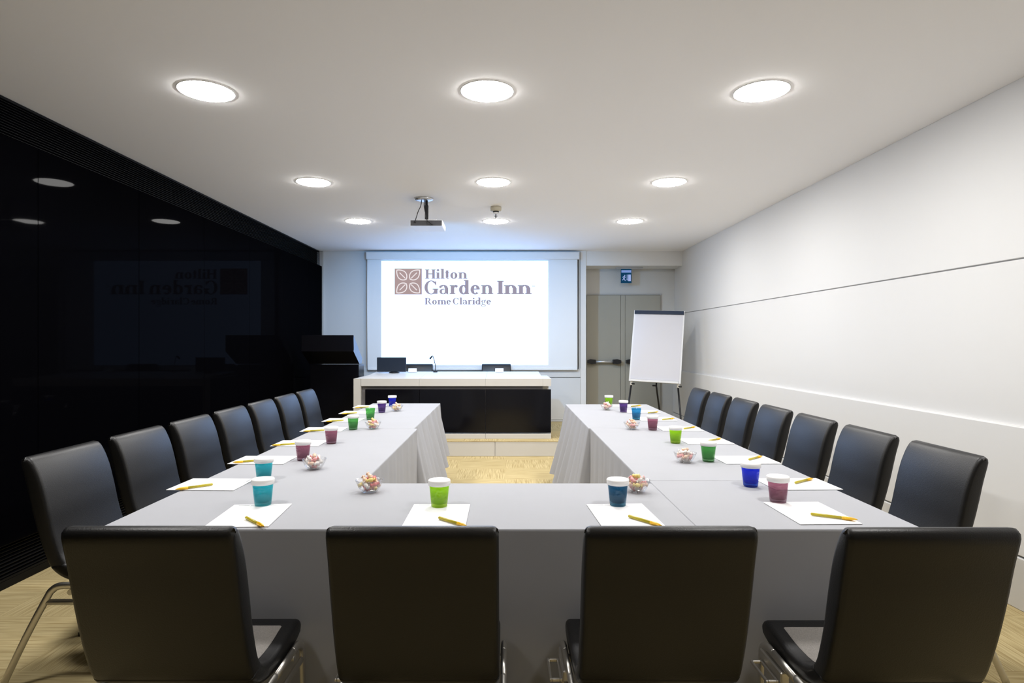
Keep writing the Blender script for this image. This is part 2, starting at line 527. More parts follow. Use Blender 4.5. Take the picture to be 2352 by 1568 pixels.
# top in three slabs, rising gently to the back
for a, b in ((829, 963), (963, 1115), (1115, 1247)):
    xa, xb = g(a) + 0.001, g(b) - 0.001
    MB().prism([(0, zb), (d, zb), (d, zt1), (0, zt0)], xa, xb, 'x').build('desktop', M['desk_white'], dk)
xa, xb = g(812), g(828.5)
MB().prism([(0, 0.0), (d, 0.0), (d, zt0), (0, zt0)], xa, xb, 'x').build('side_panel', M['desk_white'], dk)
MB().prism([(0, zb), (d * 0.8, zb), (d * 0.8, zt0), (0, zt0)], g(1247), g(1266), 'x').build('end_cap', M['desk_white'], dk)
MB().box((g(829), 0.06, 0.08), (g(1247), 0.10, zb - 0.001)).build('recess_panel', M['desk_grey'], dk)
for a, b in ((838, 963), (963, 1115), (1115, 1266)):
    MB().box((g(a) + 0.002, 0.004, zf(993.5)), (g(b) - 0.002, 0.058, zf(894)), 0.002).build('front_panel', M['desk_black'], dk)
for a, b in ((829, 963), (963, 1115), (1115, 1266)):
    MB().box((g(a) + 0.001, 0.0, 0.0), (g(b) - 0.001, 0.12, zf(996)), 0.002).build('plinth', M['desk_white'], dk)
MB().box((g(1247), 0.3, 0.001), (g(1264), d * 0.8, zb - 0.002)).build('side_panel', M['desk_white'], dk)

# things on the desk
def deskz(Y): return PZT + zt0 + (zt1 - zt0) * (Y - DY) / d
Ym = 8.05
mon = thing('desk_monitor', 'glossy black flat screen standing at the lectern end of the white desk', 'screen', (PX(899.5, 0, Ym).x, Ym, deskz(Ym) + 0.006))
hw, hh = (933 - 866) / 2 * Ym / F_PX, PX(0, 821.5, Ym).z - deskz(Ym)
MB().box((-hw, -0.012, 0.012), (hw, 0.012, hh), 0.005).build('screen_panel', M['monitor'], mon)
MB().lathe([(0.0, 0), (0.07, 0), (0.068, 0.008), (0.02, 0.014), (0.0, 0.014)], 24, (0.03, 0.03, 0)).box((0.01, 0.013, 0.01), (0.05, 0.03, 0.1)).build('stand', M['black_plastic'], mon)

Yc = 8.2
mic = thing('gooseneck_microphone', 'thin black gooseneck microphone on the white desk', 'microphone', (PX(1000, 0, Yc).x, Yc, deskz(Yc) + 0.001))
MB().lathe([(0, 0), (0.03, 0), (0.028, 0.012), (0.01, 0.02), (0, 0.02)], 20).build('base', M['black_plastic'], mic)
hz = PX(0, 817, Yc).z - deskz(Yc)
MB().tube(spline([(0, 0, 0.015), (-0.002, 0, 0.09), (-0.014, 0, 0.15), (-0.034, 0, hz - 0.005), (-0.047, 0, hz - 0.012)], 6), 0.0045, n=8).build('neck', M['black_plastic'], mic)
MB().tube([(-0.045, 0, hz - 0.008), (-0.055, 0, hz - 0.018), (-0.068, 0, hz - 0.034), (-0.074, 0, hz - 0.042)], 0.011, n=12).build('microphone_head', M['black_plastic'], mic)
for px, lab in ((948, 'small white name card on the desk beside the black flat screen'), (1147, 'small white name card on the desk away from the black flat screen')):
    MBc = MB().prism([(-0.03, 0), (0.03, 0), (0.002, 0.05), (-0.002, 0.05)], -0.055, 0.055, 'x')
    o = MBc.build('name_card', M['paper']); o.location = (PX(px, 0, Yc).x, Yc - 0.02, deskz(Yc - 0.02) + 0.003)
    tag(o, lab, 'name card', 'name cards on the desk')

# ------------------------------------------------------------------ lectern
Yl = 7.62
lt = thing('lectern', 'tall black lectern with a sloped reading top beside the white desk', 'lectern', (0, Yl, PZT))
lx0, lx1 = PX(692, 0, Yl).x, PX(812, 0, Yl).x
zl = lambda py, Y: PX(0, py, Y).z - PZT
y2 = 0.31
MB().box((lx0, 0, zl(805, Yl)), (lx1, 0.018, zl(769.5, Yl)), 0.003).build('front_board', M['lectern'], lt)
MB().prism([(0.019, zl(769.5, Yl) - 0.01), (0.0, zl(806.5, Yl)), (y2, zl(835.5, Yl + y2)), (y2 + 0.12, zl(836, Yl + y2)), (y2 + 0.16, zl(823, Yl + y2)), (y2 + 0.02, zl(808, Yl + y2))], lx0, lx1, 'x').build('reading_top', M['lectern'], lt)
MB().box((lx0 + 0.01, y2 + 0.004, 0.03), (lx1 - 0.01, y2 + 0.30, zl(837, Yl + y2)), 0.003).build('body', M['lectern'], lt)
MB().box((lx0 - 0.01, y2 - 0.02, 0.0), (lx1 + 0.01, y2 + 0.34, 0.028), 0.003).build('base', M['lectern'], lt)

# ------------------------------------------------------------------ projection screen with its picture and lettering
Ys = 8.93
sc = thing('projection_screen', 'large white projection screen showing a hotel name, on the end wall', 'projection screen', (0, Ys, 0))
q = lambda px, py: PX(px, py, Ys)
a, b = q(842, 579), q(1330, 596)
MB().box((a.x, -0.05, b.z), (b.x, 0.06, min(a.z, HC - 0.012)), 0.008).build('case', M['case'], sc)
a, b = q(845, 596), q(1326, 846)
MB().box((a.x, 0.0, b.z), (b.x, 0.004, a.z)).build('fabric', M['screen_fabric'], sc)
MB().box((a.x, -0.012, b.z - 0.025), (b.x, 0.012, b.z + 0.004), 0.004).build('bottom_bar', M['case'], sc)
for px in (844, 1328):
    MB().tube([(q(px, 0).x, -0.002, q(0, 596).z), (q(px, 0).x, -0.002, b.z - 0.01)], 0.006, n=8).build('tension_cord', M['black_plastic'] if px > 1000 else M['case'], sc)
a, b = q(876, 599), q(1259, 838)
pic = MB().box((a.x, -0.003, b.z), (b.x, -0.0005, a.z)).build('projected_picture', M['picture'], sc)
tag(pic, 'bright white projected picture with grey lettering')

# serif glyphs, cap height 1
TW, TN, SV, SO = 0.245, 0.095, 0.085, 0.075
XH = 0.68
class Glyph:
    def __init__(self): self.p = []
    def r(self, x0, y0, x1, y1): self.p.append([(x0, y0), (x1, y0), (x1, y1), (x0, y1)]); return self
    def arc(self, cx, cy, rx, ry, a0, a1, tx=TW, ty=TN, n=28):
        """ellipse stroke, thick at the sides and thin at top and bottom"""
        for i in range(n):
            q4 = []
            for a_, o_ in ((a0 + (a1 - a0) * i / n, 0), (a0 + (a1 - a0) * (i + 1) / n, 0), (a0 + (a1 - a0) * (i + 1) / n, 1), (a0 + (a1 - a0) * i / n, 1)):
                t = math.radians(a_)
                q4.append((cx + (rx - tx * o_) * math.cos(t), cy + (ry - ty * o_) * math.sin(t)))
            self.p.append(q4)
        return self
    def dot(self, cx, cy, r_):
        self.p.append([(cx + r_ * math.cos(i * math.pi / 9), cy + r_ * math.sin(i * math.pi / 9)) for i in range(18)]); return self
    def poly(self, *pts): self.p.append(list(pts)); return self
    def stem(self, x, y0, y1, lo=True, hi=True, left_only_hi=False):
        self.r(x, y0, x + TW, y1)
        if lo: self.r(x - SO, y0, x + TW + SO, y0 + SV)
        if hi: self.r(x - SO, y1 - SV, x + (TW if left_only_hi else TW + SO), y1)
        return self

def glyph(c):
    G = Glyph()
    if c == 'H':
        G.stem(0.09, 0, 1).stem(0.69, 0, 1).r(0.2, 0.47, 0.75, 0.575); return G, 0.99
    if c == 'I':
        G.stem(0.09, 0, 1); return G, 0.39
    if c == 'i':
        G.stem(0.09, 0, XH, left_only_hi=True).dot(0.09 + TW / 2, 0.91, 0.125); return G, 0.40
    if c == 'l':
        G.stem(0.09, 0, 1.06, left_only_hi=True); return G, 0.40
    if c == 't':
        G.r(0.09, 0.12, 0.09 + TW, 0.9).r(0.0, XH - SV, 0.42, XH).arc(0.30, 0.20, 0.21, 0.215, 180, 300, 0.15, 0.09); return G, 0.45
    if c == 'o':
        G.arc(0.37, XH / 2, 0.34, XH / 2 + 0.02, 0, 360); return G, 0.75
    if c in 'nm':
        G.stem(0.09, 0, XH, left_only_hi=True)
        k = 2 if c == 'm' else 1
        for i in range(k):
            x0 = 0.09 + TW + i * 0.42
            G.arc(x0 + 0.10, XH - 0.22, 0.32, 0.24, 0, 150, TW, 0.085)
            G.stem(x0 + 0.21, 0, XH - 0.21, hi=False)
        return G, 0.81 + 0.42 * (k - 1)
    if c == 'r':
        G.stem(0.09, 0, XH, left_only_hi=True).arc(0.42, XH - 0.22, 0.15, 0.235, 60, 175, 0.1, 0.1).dot(0.48, XH - 0.09, 0.10); return G, 0.60
    if c == 'd':
        G.arc(0.36, XH / 2, 0.33, XH / 2 + 0.02, 30, 330).r(0.46, 0, 0.46 + TW, 1.06).r(0.38, 1.06 - SV, 0.5, 1.06).r(0.6, 0, 0.75, SV); return G, 0.78
    if c == 'e':
        G.arc(0.36, XH / 2, 0.33, XH / 2 + 0.02, 5, 318).r(0.15, XH / 2, 0.67, XH / 2 + 0.085); return G, 0.73
    if c == 'a':
        G.arc(0.30, XH - 0.21, 0.31, 0.23, 0, 150, TW, 0.08).dot(0.10, XH - 0.14, 0.09).r(0.40, 0.05, 0.40 + TW, XH - 0.2)
        G.arc(0.29, 0.20, 0.26, 0.21, 60, 330, 0.18, 0.065).arc(0.62, 0.09, 0.12, 0.1, 180, 300, 0.1, 0.05); return G, 0.70
    if c == 'g':
        G.arc(0.33, XH - 0.22, 0.28, 0.24, 0, 360, 0.17, 0.06).arc(0.34, -0.15, 0.32, 0.19, 0, 360, 0.11, 0.06)
        G.arc(0.25, 0.12, 0.16, 0.13, 90, 300, 0.1, 0.1).r(0.2, 0.0, 0.5, 0.1).dot(0.62, XH - 0.03, 0.08); return G, 0.70
    if c in 'GC':
        G.arc(0.48, 0.5, 0.47, 0.52, 42, 318 if c == 'C' else 335, 0.23, 0.06).poly((0.80, 0.98), (0.84, 0.98), (0.84, 0.66), (0.80, 0.66), (0.70, 0.82))
        if c == 'G': G.r(0.68, 0.02, 0.68 + TW, 0.42).r(0.58, 0.42 - SV, 0.98, 0.42); return G, 1.0
        return G, 0.92
    if c == 'R':
        G.stem(0.09, 0, 1).r(0.2, 1 - SV, 0.5, 1).r(0.2, 0.46, 0.5, 0.515).arc(0.44, 0.73, 0.36, 0.27, -90, 90, 0.21, 0.06)
        G.poly((0.42, 0.50), (0.64, 0.48), (0.93, 0.0), (0.70, 0.0)).r(0.70, 0, 1.0, SV); return G, 0.98
    if c == 'T':
        G.r(0.18, 0, 0.34, 1).r(0, 0.86, 0.52, 1); return G, 0.56
    if c == 'M':
        G.r(0, 0, 0.14, 1).r(0.56, 0, 0.7, 1).poly((0, 1), (0.16, 1), (0.42, 0.2), (0.28, 0.2)).poly((0.54, 1), (0.7, 1), (0.42, 0.2), (0.28, 0.2)); return G, 0.72
    return G, 0.30

def text_mesh(text, px0, px1, py_base, cap_px, y, name):
    polys, x = [], 0.0
    for c in text:
        G, wd = glyph(c)
        polys += [[(u + x, v) for u, v in p] for p in G.p]
        x += wd + 0.03
    u0 = min(u for p in polys for u, v in p); u1 = max(u for p in polys for u, v in p)
    mb_ = MB()
    for p in polys:
        mb_.add([(q(px0 + (u - u0) / (u1 - u0) * (px1 - px0), 0).x, y, q(0, py_base - v * cap_px).z) for u, v in p], [tuple(range(len(p)))])
    return mb_.build(name, M['letters'], pic)

text_mesh('Hilton', 976.5, 1073.5, 640, 21.5, -0.0045, 'lettering')
text_mesh('Garden', 975, 1133, 675.5, 31, -0.0045, 'lettering')
text_mesh('Inn', 1142, 1221, 675.5, 31, -0.0045, 'lettering')
text_mesh('Rome', 976, 1036, 699, 15, -0.0045, 'lettering')
text_mesh('Claridge', 1040, 1128, 699, 15, -0.0045, 'lettering')
text_mesh('TM', 1222, 1228.5, 659, 3.5, -0.0045, 'lettering')
a, b = q(906.5, 616.5), q(969, 676)
MB().box((a.x, -0.0050, b.z), (b.x, -0.0035, a.z)).build('emblem_square', M['logo'], pic)
cxp, cyp, hp = (906.5 + 969) / 2, (616.5 + 676) / 2, 30.5
def stroke(mb_, pts, wd, y):
    for i in range(len(pts) - 1):
        p, r_ = Vector(pts[i]), Vector(pts[i + 1])
        t = (r_ - p); t = t.normalized() if t.length else Vector((1, 0))
        n_ = Vector((-t.y, t.x)) * wd / 2
        e_ = t * wd * 0.3
        mb_.add([(q(v.x, 0).x, y, q(0, v.y).z) for v in (p - e_ + n_, r_ + e_ + n_, r_ + e_ - n_, p - e_ - n_)], [(0, 1, 2, 3)])
for sx_, sy_ in ((-1, -1), (1, -1), (1, 1), (-1, 1)):
    tip, root = Vector((sx_ * 26.0, sy_ * 26.0)), Vector((sx_ * 4.5, sy_ * 5.0))
    axis = (tip - root); L_ = axis.length; axis.normalize(); nrm = Vector((-axis.y, axis.x))
    lf = MB()
    for s in (-1, 1):
        pts = []
        for i in range(13):
            t = i / 12
            wv = 10.0 * math.sin(math.pi * (t ** 0.85)) ** 0.8 * s
            p = root + axis * (L_ * t) + nrm * wv
            pts.append((cxp + p.x, cyp + p.y))
        stroke(lf, pts, 2.1, -0.0062)
    p0, p1 = root + axis * 3.5, root + axis * (L_ * 0.70)
    stroke(lf, [(cxp + p0.x, cyp + p0.y), (cxp + p1.x, cyp + p1.y)], 2.0, -0.0062)
    lf.build('emblem_leaf', M['logo_line'], pic)

# ------------------------------------------------------------------ exit sign
Ye = 9.2
e = lambda px, py: PX(px, py, Ye)
ex = thing('exit_sign', 'blue hanging emergency exit sign with running figure above the grey doors', 'exit sign', (0, Ye, 0))
a, b = e(1415, 613.5), e(1476, 617.5)
MB().box((a.x, -0.02, b.z), (b.x, 0.02, a.z), 0.003).box((e(1437, 0).x, -0.006, b.z), (e(1441, 0).x, 0.006, 2.474)).build('bracket', M['trim_grey'], ex)
a, b = e(1426, 618), e(1450.5, 650)
MB().box((a.x, -0.006, b.z), (b.x, 0.006, a.z + 0.005), 0.002).build('panel', M['sign_blue'], ex)
a, b = e(1427, 620.5), e(1449.5, 626)
MB().box((a.x, -0.010, b.z), (b.x, -0.0065, a.z)).build('light_strip', M['sign_strip'], ex)
pm = MB()
def sgn(*pts): pm.add([(e(x_, y_).x, -0.0075, e(x_, y_).z) for x_, y_ in pts], [tuple(range(len(pts)))])
sgn((1442.8, 630.5), (1448.6, 630.5), (1448.6, 645.5), (1442.8, 645.5))                       # doorway
sgn((1439.4, 630.5), (1440.9, 630.5), (1440.9, 641), (1439.4, 641)); sgn((1438.6, 640.6), (1441.8, 640.6), (1440.2, 645))   # arrow
sgn(*[(1434.8 + 1.2 * math.cos(i * math.pi / 6), 632.4 + 1.2 * math.sin(i * math.pi / 6)) for i in range(12)])
sgn((1432.5, 634), (1435, 633.6), (1434.2, 640), (1431.6, 639.4))                              # trunk
sgn((1429.4, 636.2), (1433, 634), (1433.6, 635.2), (1429.8, 637.6)); sgn((1434, 634.4), (1437.4, 636.6), (1436.8, 637.6), (1434, 636))
sgn((1431.8, 639), (1433.6, 640), (1430, 644), (1428.8, 643)); sgn((1433, 639.2), (1434.4, 639.4), (1436.8, 644.8), (1435.2, 645.2))
pm.build('pictogram', M['sign_mark'], ex)

# ------------------------------------------------------------------ flip chart easel
Yfc = 8.0
fc = thing('flip_chart_easel', 'white flip chart easel with blank pad on black legs near the grey doors', 'flip chart', (PX(1503, 0, Yfc).x, Yfc, 0), -math.radians(20))
alpha, roll = math.radians(15), math.radians(2.2)
zc0 = PX(0, 878, Yfc).z
def fp(u, v, d_=0.0):
    """board coordinates: u across, v up the board, d_ off its face (towards the viewer)"""
    u, v = u * math.cos(roll) + v * math.sin(roll), v * math.cos(roll) - u * math.sin(roll)
    return (u, math.sin(alpha) * v - math.cos(alpha) * d_, zc0 + math.cos(alpha) * v + math.sin(alpha) * d_)
def slab(mb_, u0, u1, v0, v1, d0, d1):
    vs = [fp(u, v, d_) for d_ in (d0, d1) for u, v in ((u0, v0), (u1, v0), (u1, v1), (u0, v1))]
    return mb_.add(vs, [(0, 1, 2, 3), (7, 6, 5, 4), (0, 4, 5, 1), (1, 5, 6, 2), (2, 6, 7, 3), (3, 7, 4, 0)])
W2, H2 = 0.332, 0.985
slab(MB(), -W2, W2, 0, H2, -0.012, 0.012).build('board', M['board'], fc)
slab(MB(), -W2 + 0.01, W2 - 0.01, H2 - 0.055, H2 - 0.008, 0.0165, 0.034).build('clamp_bar', M['clip_blue'], fc)
slab(MB(), -W2 + 0.02, W2 - 0.02, 0.03, H2 - 0.045, 0.0125, 0.016).build('paper_pad', M['pad_paper'], fc)
slab(MB(), -W2 + 0.03, W2 - 0.03, -0.004, 0.022, 0.0125, 0.04).build('pen_tray', M['board'], fc)
for u in (-W2 + 0.03, W2 - 0.03):
    top = Vector(fp(u, 0.06, -0.03)); kn = Vector(fp(u, -0.05, -0.028))
    foot = Vector((u * 1.25, -0.20, 0.012))
    leg = MB().tube([kn, foot], 0.012, n=12).build('leg', M['black_plastic'], fc)
    MB().tube([top, kn], 0.017, n=12).build('leg_sleeve', M['white_plastic'], leg)
    MB().tube([kn + Vector((0.0, 0.0, 0.02)), kn + Vector((0.045, -0.01, 0.02))], 0.011, n=10).build('clamp_knob', M['black_plastic'], leg)
    MB().lathe([(0, 0), (0.018, 0), (0.018, 0.02), (0.012, 0.03), (0, 0.03)], 12, (foot.x, foot.y, 0)).build('foot_cap', M['rubber'], leg)
kn = Vector(fp(0.02, -0.03, -0.06)); foot = Vector((0.06, 0.55, 0.012))
leg = MB().tube([Vector(fp(0.02, 0.5, -0.028)), kn, foot], 0.012, n=12).build('leg', M['black_plastic'], fc)
MB().tube([kn + Vector((-0.05, 0, 0.0)), kn + Vector((0.0, 0, 0.0))], 0.011, n=10).build('clamp_knob', M['black_plastic'], leg)
MB().lathe([(0, 0), (0.018, 0), (0.018, 0.02), (0.012, 0.03), (0, 0.03)], 12, (foot.x, foot.y, 0)).build('foot_cap', M['rubber'], leg)

# ------------------------------------------------------------------ projector and detector on the ceiling
Yp = 5.6
pj = thing('ceiling_projector', 'grey projector hanging from the ceiling on a black pole', 'projector', (PX(979, 0, Yp).x, Yp, HC))
zr = lambda py, Y=Yp: PX(0, py, Y).z - HC
MB().lathe([(0, -0.022), (0.05, -0.022), (0.085, -0.012), (0.088, -0.001), (0, -0.001)], 28, (-0.035, 0.1, 0)).build('ceiling_plate', M['alu'], pj)
MB().tube([(-0.01, 0.1, -0.02), (-0.01, 0.1, zr(500))], 0.013).box((-0.024, 0.083, zr(500)), (0.008, 0.117, zr(466)), 0.003).build('pole', M['black_plastic'], pj)
hw = 37 * Yp / F_PX
bz0, bz1 = zr(519), zr(505)
body = MB().box((-hw, 0, bz0 + 0.003), (hw, 0.30, bz1), 0.006).build('body', M['white_plastic'], pj)
MB().box((-hw + 0.004, -0.004, bz0 + 0.004), (hw - 0.004, -0.0005, bz1 - 0.004)).build('connector_panel', M['dark_plastic'], body)
MB().lathe([(0, 0), (0.018, 0), (0.018, 0.02), (0, 0.02)], 20).build('lens', M['black_plastic'], body)
body.children[-1].rotation_euler = (-math.pi / 2, 0, 0); body.children[-1].location = (0.05, 0.301, (bz0 + bz1) / 2)
MB().box((-0.09, 0.03, bz1 + 0.001), (0.09, 0.2, bz1 + 0.012)).build('mount_bracket', M['alu'], pj)
MB().tube(spline([(-0.055, 0.09, -0.02), (-0.06, 0.06, -0.08), (-0.08, 0.03, -0.14), (-0.10, 0.0, bz1 - 0.005), (-0.105, -0.012, bz1 - 0.02), (-0.10, -0.004, bz0 + 0.03)], 6), 0.004, n=8).build('cable', M['black_plastic'], pj)
MB().tube(spline([(-0.028, 0.09, -0.02), (-0.026, 0.07, -0.09), (0.0, 0.03, bz1 + 0.02), (0.012, -0.006, bz1 - 0.01), (0.03, -0.02, bz0 + 0.03), (0.06, -0.015, bz0 + 0.012), (0.05, -0.005, bz0 + 0.02)], 6), 0.0045, n=8).build('cable', M['black_plastic'], pj)

ld = bpy.data.lights.new('projector_beam', 'SPOT')
ld.energy = 165.0; ld.color = (0.10, 0.46, 1.0); ld.spot_size = math.radians(66); ld.spot_blend = 0.6; ld.shadow_soft_size = 0.02
beam = bpy.data.objects.new('projector_beam', ld); COL.objects.link(beam); beam.parent = pj
beam.location = (0.05, 0.335, (bz0 + bz1) / 2)
tgt = PX(1075, 745, 8.93) - (Vector(pj.location) + Vector(beam.location))
beam.scale = (1.7, 1, 1)
beam.rotation_euler = tgt.to_track_quat('-Z', 'Y').to_euler()

Yd = 6.05
sd = thing('smoke_detector', 'small beige smoke detector hanging under the ceiling beside the projector', 'smoke detector', (PX(1139, 0, Yd).x, Yd, HC))
MB().lathe([(0, -0.001), (0.052, -0.001), (0.055, -0.012), (0.053, -0.040), (0.045, -0.045), (0, -0.045)], 28).build('base', M['beige_plastic'], sd)
MB().lathe([(0, -0.045), (0.030, -0.045), (0.030, -0.056), (0, -0.056)], 24).build('sensor_ring', M['black_plastic'], sd)
MB().lathe([(0, -0.056), (0.028, -0.056), (0.026, -0.066), (0.014, -0.072), (0, -0.072)], 24).build('cap', M['white_plastic'], sd)
MB().lathe([(0, -0.072), (0.005, -0.072), (0.005, -0.09), (0.018, -0.091), (0.018, -0.094), (0.006, -0.096), (0.004, -0.118), (0, -0.12)], 14).build('pin', M['dark_plastic'], sd)

# ------------------------------------------------------------------ tables and cloths
TZ = 0.74
def table(x0, y0, x1, y1, label):
    t = thing('folding_table', label, 'table', ((x0 + x1) / 2, (y0 + y1) / 2, 0), 0, 'tables under grey cloths')
    hx, hy = (x1 - x0) / 2 - 0.015, (y1 - y0) / 2 - 0.015
    MB().box((-hx, -hy, TZ - 0.032), (hx, hy, TZ - 0.004), 0.004).build('tabletop', M['wood'], t)
    for sx_ in (-1, 1):
        for sy_ in (-1, 1):
            MB().tube([(sx_ * (hx - 0.06), sy_ * (hy - 0.06), 0), (sx_ * (hx - 0.06), sy_ * (hy - 0.06), TZ - 0.032)], 0.016, n=12).build('leg', M['black_plastic'], t)
    return t

def cloth(label, poly, edges, top=TZ):
    """poly: CCW corners; edges: per edge dict(amp, flare, hem or (hem0, hem1), waves)"""
    ring, step = [], 0.025
    n = len(poly)
    P = [Vector(p) for p in poly]
    nor = []
    for i in range(n):
        d_ = (P[(i + 1) % n] - P[i]).normalized(); nor.append(Vector((d_.y, -d_.x)))
    s_acc = 0.0
    for i in range(n):
        a_, b_, E, pr = P[i], P[(i + 1) % n], edges[i], edges[i - 1]
        L_ = (b_ - a_).length
        k = max(2, int(L_ / step))
        h = E.get('hem', 0.02); h = h if isinstance(h, tuple) else (h, h)
        hp_ = pr.get('hem', 0.02); hp_ = hp_ if isinstance(hp_, tuple) else (hp_, hp_)
        ph = [random.uniform(0, 6.28) for _ in range(3)]
        fl = E.get('flare', 0.0); fl = fl if isinstance(fl, tuple) else (fl, fl)
        pf = pr.get('flare', 0.0); pf = pf if isinstance(pf, tuple) else (pf, pf)
        # corner: both neighbours' flare
        ring.append((a_, nor[i - 1] * pf[1] + nor[i] * fl[0], 0.0, Vector((0, 0)), (h[0] + hp_[1]) / 2, nor[i] + nor[i - 1]))
        for j in range(1, k):
            t = j / k
            ed = min(1.0, min(t, 1 - t) * L_ / 0.12)
            wv = E.get('waves', 22.0)
            x = t * L_
            fold = 0.55 * math.sin(wv * x + ph[0] + 1.5 * math.sin(2.3 * x + ph[2])) + 0.3 * math.sin(wv * 1.9 * x + ph[1]) + 0.15 * math.sin(wv * 3.3 * x + ph[2])
            flr = fl[0] + (fl[1] - fl[0]) * t
            # blend corner flare of the neighbours along the edge's ends
            nx_ = edges[(i + 1) % n].get('flare', 0.0); nx_ = nx_ if isinstance(nx_, tuple) else (nx_, nx_)
            side = nor[i - 1] * pf[1] * max(0, 1 - t * L_ / 0.18) + nor[(i + 1) % n] * nx_[0] * max(0, 1 - (1 - t) * L_ / 0.18)
            ring.append((a_ + (b_ - a_) * t, nor[i] * flr + side, E.get('amp', 0.0) * ed * (fold + 0.35), nor[i], h[0] + (h[1] - h[0]) * t, nor[i]))
    rows_ = [0.0, 0.004, 0.012, 0.03, 0.08, 0.16, 0.28, 0.42, 0.58, 0.75, 0.9, 1.0]
    vs, fs = [], []
    m_ = len(ring)
    for ri, t in enumerate(rows_):
        for (p, flv, am, nn, hem, nb) in ring:
            out = p + flv * (t ** 1.1) + nn * (am * t ** 0.8)
            if ri >= 1: out = out + nb.normalized() * 0.003
            z = top - (top - hem) * t if ri > 0 else top
            vs.append((out.x, out.y, z))
    for ri in range(len(rows_) - 1):
        for k in range(m_):
            l = (k + 1) % m_
            fs.append((ri * m_ + k, ri * m_ + l, (ri + 1) * m_ + l, (ri + 1) * m_ + k))
    mb_ = MB().add(vs, fs, True)
    mb_.f.append(tuple(range(m_))); mb_.s.append(False)
    o = mb_.build('tablecloth', M['cloth'])
    return tag(o, label, 'tablecloth', 'grey tablecloths')

flat = dict(amp=0.003, hem=0.02, waves=9)
hid = dict(amp=0.0, hem=0.25)
YT0, YT1 = 1.99, 2.63
table(-1.33, YT0, 0.63, YT1, 'cloth-covered table along the front of the horseshoe, behind three front chairs')
table(0.637, YT0, 1.365, 2.675, 'cloth-covered corner table in front of the white wall, nearest the front chairs')
table(-1.33, 2.64, -0.62, 4.285, 'cloth-covered table beside the black wall, joined to the front table')
table(-1.31, 4.295, -0.645, 6.05, 'cloth-covered table beside the black wall, nearest the lectern')
table(0.605, 2.685, 1.375, 4.31, 'cloth-covered table beside the white wall, between the corner and far tables')
table(0.595, 4.32, 1.385, 5.97, 'cloth-covered table beside the white wall, nearest the flip chart')
inner = dict(amp=0.024, hem=0.02, waves=30)
cloth('grey L-shaped tablecloth over the front table and the black wall side',
      [(-1.33, YT0), (0.63, YT0), (0.63, YT1), (-0.62, YT1), (-0.62, 4.285), (-1.33, 4.285)],
      [flat, hid, dict(amp=0.006, hem=0.02, waves=20), inner, hid, dict(amp=0.006, hem=0.02, waves=20)])
cloth('grey tablecloth on the corner table by the white wall, behind the rightmost front chair',
      [(0.637, YT0), (1.365, YT0), (1.365, 2.675), (0.637, 2.675)], [flat, dict(amp=0.004, hem=0.02, waves=20), hid, hid])
cloth('grey tablecloth flaring out in folds beside the lectern and the white desk',
      [(-1.31, 4.295), (-0.645, 4.295), (-0.645, 6.05), (-1.31, 6.05)],
      [dict(amp=0.0, hem=0.06), dict(amp=0.05, hem=(0.03, 0.30), flare=(0.15, 0.04), waves=22), dict(amp=0.012, hem=0.12, waves=26, flare=0.03), dict(amp=0.008, hem=0.03, waves=20)])
cloth('grey tablecloth on the middle table of the white wall side',
      [(0.605, 2.685), (1.375, 2.685), (1.375, 4.31), (0.605, 4.31)], [hid, dict(amp=0.004, hem=0.02, waves=20), hid, inner])
cloth('grey tablecloth hanging in loose folds below the flip chart',
      [(0.595, 4.32), (1.385, 4.32), (1.385, 5.97), (0.595, 5.97)],
      [dict(amp=0.0, hem=0.06), dict(amp=0.003, hem=0.03, waves=20), dict(amp=0.012, hem=0.12, waves=26, flare=0.04), dict(amp=0.05, hem=(0.13, 0.03), flare=(0.12, 0.12), waves=22)])

# ------------------------------------------------------------------ chairs
OX = 0.28          # profile offset so that the root sits under the seat
outer = [(.010, .900), (-.003, .890), (-.004, .868), (.014, .80), (.034, .71), (.057, .62), (.082, .54), (.108, .477), (.140, .443), (.185, .420), (.26, .402), (.36, .396), (.45, .402), (.492, .416)]
innr = [(.010, .900), (.030, .896), (.052, .868), (.080, .80), (.103, .71), (.122, .62), (.143, .55), (.162, .505), (.195, .470), (.25, .455), (.33, .453), (.41, .462), (.465, .466), (.490, .456), (.500, .437), (.492, .416)]
SP = lambda pts: [(p.x - OX, p.y) for p in spline([(a_, b_) for a_, b_ in pts], 5)]
so, si = SP(outer), SP(innr)
co, ci = 8 * 5, 8 * 5
def resample(pts, n):
    pts = [Vector(p) for p in pts]
    d_ = [0.0]
    for a_, b_ in zip(pts, pts[1:]): d_.append(d_[-1] + (b_ - a_).length)
    out, j = [], 0
    for i in range(n):
        t = d_[-1] * i / (n - 1)
        while j < len(pts) - 2 and d_[j + 1] < t: j += 1
        f = (t - d_[j]) / max(1e-9, d_[j + 1] - d_[j])
        p = pts[j] + (pts[j + 1] - pts[j]) * min(1, f)
        out.append((p.x, p.y))
    return out
KP = 34
back_poly = resample(so[:co + 5], KP) + resample(si[1:ci + 6], KP)[::-1]
seat_poly = resample(so[co - 4:-1], KP) + resample(si[ci - 3:], KP)[::-1]

